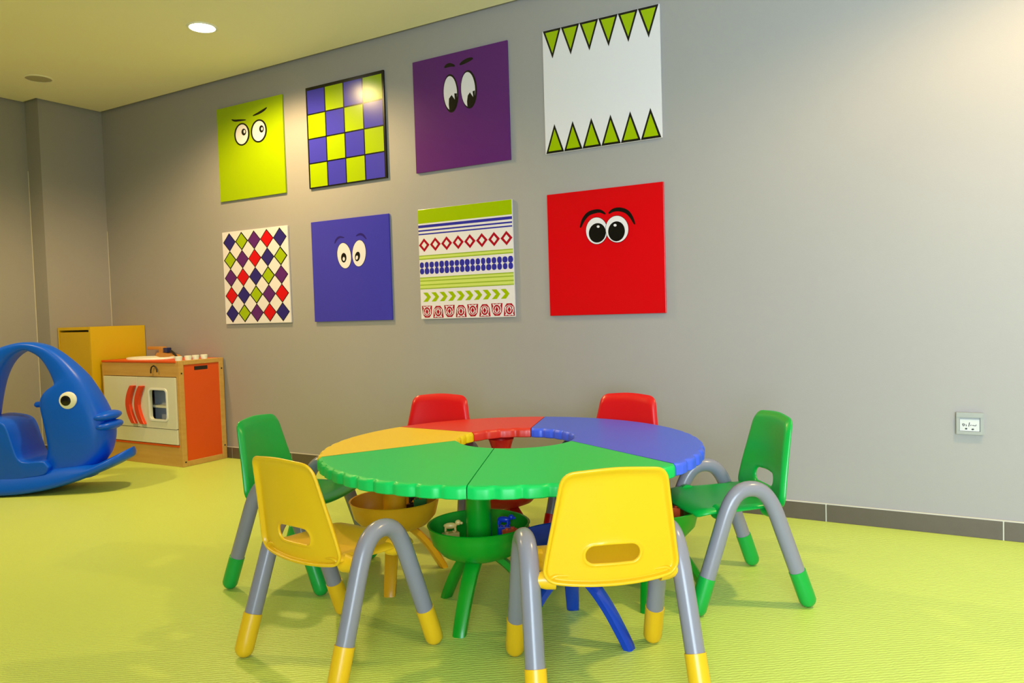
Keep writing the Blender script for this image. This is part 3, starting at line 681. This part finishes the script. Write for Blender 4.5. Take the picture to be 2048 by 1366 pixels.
# ------------------------------------------------------------------ sectional table
ZT, TC, TR, HC, HR, TT = 0.47, np.array([4.114, -1.153]), 0.647, np.array([4.072, -1.045]), 0.205, 0.036
def ang(c, px, py): q = on_z(px, py, ZT)[:2] - c; return math.atan2(q[1], q[0])
seam = {}
for nm, o_, i_ in (('gg', (930, 975), (995, 893)), ('gb', (1370, 930), (1148, 882)), ('br', (1090, 833), (1060, 857)), ('ry', (795, 853), (932, 863)), ('yg', (638, 914), (895, 882))):
    seam[nm] = (ang(TC, *o_), ang(HC, *i_))
def section(name, s0, s1, mt, ped, pm_, pa, label):
    """one wedge of the table on its own pedestal: outer arc runs anticlockwise from seam s0 to seam s1"""
    root = empty(name, (ped[0], ped[1], 0)); tag(root, label, 'table', 'wedge sections of the round table')
    a0, i0 = seam[s0]; a1, i1 = seam[s1]
    while a1 <= a0: a1 += 2 * PI
    while i1 <= i0: i1 += 2 * PI
    if i1 - i0 > a1 - a0 + PI: i1 -= 2 * PI
    gap = 0.0016
    no = int(math.degrees(a1 - a0) * 1.6); ni = int(no * 0.5); nsc = round((a1 - a0) / math.radians(60) * 9)
    outer, inner, on, inn_ = [], [], [], []
    for k in range(no + 1):
        f = k / no; a = a0 + gap / TR + (a1 - a0 - 2 * gap / TR) * f
        r = TR - 0.0075 * (0.5 + 0.5 * math.cos(2 * PI * nsc * f)) ** 4
        outer.append(TC + r * np.array([math.cos(a), math.sin(a)])); on.append(np.array([math.cos(a), math.sin(a)]))
    for k in range(ni + 1):
        f = k / ni; a = i0 + gap / HR + (i1 - i0 - 2 * gap / HR) * f
        r = HR + 0.005 * (0.5 + 0.5 * math.cos(2 * PI * round(nsc * 0.45) * f)) ** 3
        inner.append(HC + r * np.array([math.cos(a), math.sin(a)])); inn_.append(-np.array([math.cos(a), math.sin(a)]))
    plain = [TC + TR * d_ for d_ in on] + [HC - HR * d_ for d_ in inn_[::-1]]
    loop = outer + inner[::-1]; nr = on + inn_[::-1]; n = len(loop)
    # rings: bottom -> rounded top
    rings = [(0.004, ZT - TT), (0.0, ZT - TT + 0.003), (0.0, ZT - 0.012), (0.002, ZT - 0.006), (0.006, ZT - 0.002), (0.014, ZT), (0.019, ZT)]
    V, Fc = [], []
    for ins, z in rings:
        for p_, d_, pl_ in zip(loop, nr, plain): q = (pl_ if ins > 0.01 else p_) - d_ * ins - np.array(ped); V.append((q[0], q[1], z))
    for i in range(len(rings) - 1):
        for k in range(n): Fc.append((i * n + k, i * n + (k + 1) % n, (i + 1) * n + (k + 1) % n, (i + 1) * n + k))
    # top and bottom as strips between the outer and inner arcs
    for base, fl in ((len(rings) - 1, False), (0, True)):
        O_ = [base * n + k for k in range(no + 1)]; I_ = [base * n + n - 1 - k for k in range(ni + 1)]
        a = b = 0
        while a < no or b < ni:
            if b == ni or (a < no and (a + 1) / no <= (b + 1) / ni): t_ = (O_[a], O_[a + 1], I_[b]); a += 1
            else: t_ = (O_[a], I_[b + 1], I_[b]); b += 1
            Fc.append(t_[::-1] if fl else t_)
    fixn(obj('tabletop', V, Fc, mt, root, True, angle=0.5))
    lathe('column', [(0.042, 0.17), (0.040, 0.20), (0.038, 0.40), (0.046, 0.425), (0.05, ZT - TT - 0.0008)], pm_, root, 28)
    lathe('toy_bowl', [(0.0005, 0.172), (0.07, 0.174), (0.115, 0.192), (0.142, 0.222), (0.151, 0.256), (0.155, 0.274), (0.158, 0.278), (0.155, 0.280), (0.151, 0.278), (0.146, 0.258), (0.137, 0.226), (0.111, 0.198), (0.07, 0.181), (0.0005, 0.179)], pm_, root, 44)
    for k in range(3):
        a = pa + k * 2 * PI / 3; ca, sa = math.cos(a), math.sin(a)
        pr_ = [(0.030, 0.185), (0.055, 0.168), (0.085, 0.140), (0.118, 0.100), (0.146, 0.058), (0.168, 0.022), (0.180, 0.0)]
        pr_ = smoothline(pr_, 3); V, Fc = [], []
        for j, (r, z) in enumerate(pr_):
            f = j / (len(pr_) - 1); hw_ = 0.024 - 0.006 * f; r0, z0 = pr_[max(j - 1, 0)]; r1, z1 = pr_[min(j + 1, len(pr_) - 1)]
            l = math.hypot(r1 - r0, z1 - z0); nx, nz = (-(z1 - z0) / l, (r1 - r0) / l); th = 0.013
            if j == len(pr_) - 1: nx, nz = 1, 0
            for sa_, sb in ((-1, -0.6), (-0.6, -1), (0.6, -1), (1, -0.6), (1, 0.6), (0.6, 1), (-0.6, 1), (-1, 0.6)):
                rr, zz, ww = r + nx * th * sb, max(z + nz * th * sb, 0.0), hw_ * sa_
                V.append((rr * ca - ww * sa, rr * sa + ww * ca, zz))
        for j in range(len(pr_) - 1):
            for q in range(8): Fc.append((j * 8 + q, j * 8 + (q + 1) % 8, (j + 1) * 8 + (q + 1) % 8, (j + 1) * 8 + q))
        Fc.append(tuple(range(8))); Fc.append(tuple((len(pr_) - 1) * 8 + q for q in range(8)))
        fixn(obj('leg', V, Fc, pm_, root, True, angle=0.7))
    return root
PG, PB, PY, PGR, PR = (4.172, -1.458), (4.491, -1.478), (3.735, -1.325), (4.579, -1.066), (3.92, -0.90)
section('table_section', 'yg', 'gg', 'table_green', PG, 'bowl_green', math.radians(-78), 'green table wedge on a green bowl pedestal, beside the yellow wedge')
section('table_section', 'gg', 'gb', 'table_green', PB, 'bowl_blue', math.radians(-5), 'green table wedge on a blue bowl pedestal, beside the blue section')
section('table_section', 'gb', 'br', 'table_blue', PGR, 'bowl_green', math.radians(-75), 'wide blue table section curving round to the wall side')
section('table_section', 'br', 'ry', 'table_red', PR, 'bowl_red', math.radians(104), 'red table wedge between the blue section and the yellow wedge')
section('table_section', 'ry', 'yg', 'table_yellow', PY, 'bowl_yellow', math.radians(-59), 'yellow table wedge on a yellow bowl pedestal')

# ------------------------------------------------------------------ toys in the bowls
def animal(loc, rz_, mt, label, s=1.0):
    t = empty('toy_animal', loc, rz_); tag(t, label, 'toy', 'small toys lying in the table bowls')
    V, Fc = merge(ellipsoid_vf((0, 0, 0.014 * s), (0.020 * s, 0.009 * s, 0.009 * s), 12), ellipsoid_vf((0.022 * s, 0, 0.022 * s), (0.009 * s, 0.007 * s, 0.008 * s), 10), ellipsoid_vf((0.031 * s, 0, 0.020 * s), (0.005 * s, 0.004 * s, 0.004 * s), 8))
    obj('body', V, Fc, mt, t, True)
    for sx in (-1, 1):
        for sy in (-1, 1): tube('leg', [(sx * 0.013 * s, sy * 0.006 * s, 0.012 * s), (sx * 0.014 * s, sy * 0.007 * s, 0.0)], 0.0035 * s, mt, t, 8)
    return t
def brick(loc, rz_, mt, label, l=0.036, w=0.020, h=0.020, tilt=0.0):
    t = empty('toy_brick', loc, rz_); t.rotation_euler = (tilt, 0, rz_); tag(t, label, 'toy', 'small toys lying in the table bowls')
    box('block', -l / 2, l / 2, -w / 2, w / 2, 0, h, mt, t, 0.0015)
    for k in (-1, 1): lathe('stud', [(0.006, h), (0.006, h + 0.004), (0.0005, h + 0.004)], mt, t, 14, 'z', (k * l / 4, 0, 0))
    return t
def inb(P, a, r, z): return (P[0] + r * math.cos(a), P[1] + r * math.sin(a), z)
d_ = math.radians
brick(inb(PG, d_(200), 0.090, 0.2100), 1.0, 't_tan', 'tan toy brick in the green toy bowl under the tan animal', 0.05, 0.026, 0.036)
animal(inb(PG, d_(200), 0.090, 0.2515), 0.6, 't_tan', 'tan toy animal lying on a brick in the green toy bowl', 1.1)
brick(inb(PG, d_(62), 0.090, 0.2080), 0.6, 't_blue', 'blue toy brick in the green toy bowl under the blue animal', 0.04, 0.026, 0.044)
animal(inb(PG, d_(62), 0.090, 0.2575), 0.2, 't_blue', 'blue toy animal standing on a brick in the green toy bowl', 1.1)
brick(inb(PG, d_(22), 0.096, 0.2100), 1.2, 't_orange', 'orange red toy brick in the bowl with the tan animal', 0.044, 0.024, 0.05)
brick(inb(PY, d_(70), 0.085, 0.2050), 0.3, 't_dark', 'dark brown toy brick in the yellow toy bowl under the animal', 0.06, 0.03, 0.04)
animal(inb(PY, d_(70), 0.085, 0.2505), 0.4, 't_dark', 'dark brown toy animal in the yellow toy bowl beside the green brick', 1.3)
brick(inb(PY, d_(25), 0.092, 0.2080), 0.5, 't_green', 'dark green toy brick in the yellow toy bowl', 0.044, 0.03, 0.07)
brick(inb(PGR, d_(30), 0.088, 0.2070), 1.7, 't_orange', 'orange toy brick in the bowl under the blue table section', 0.06, 0.03, 0.07)
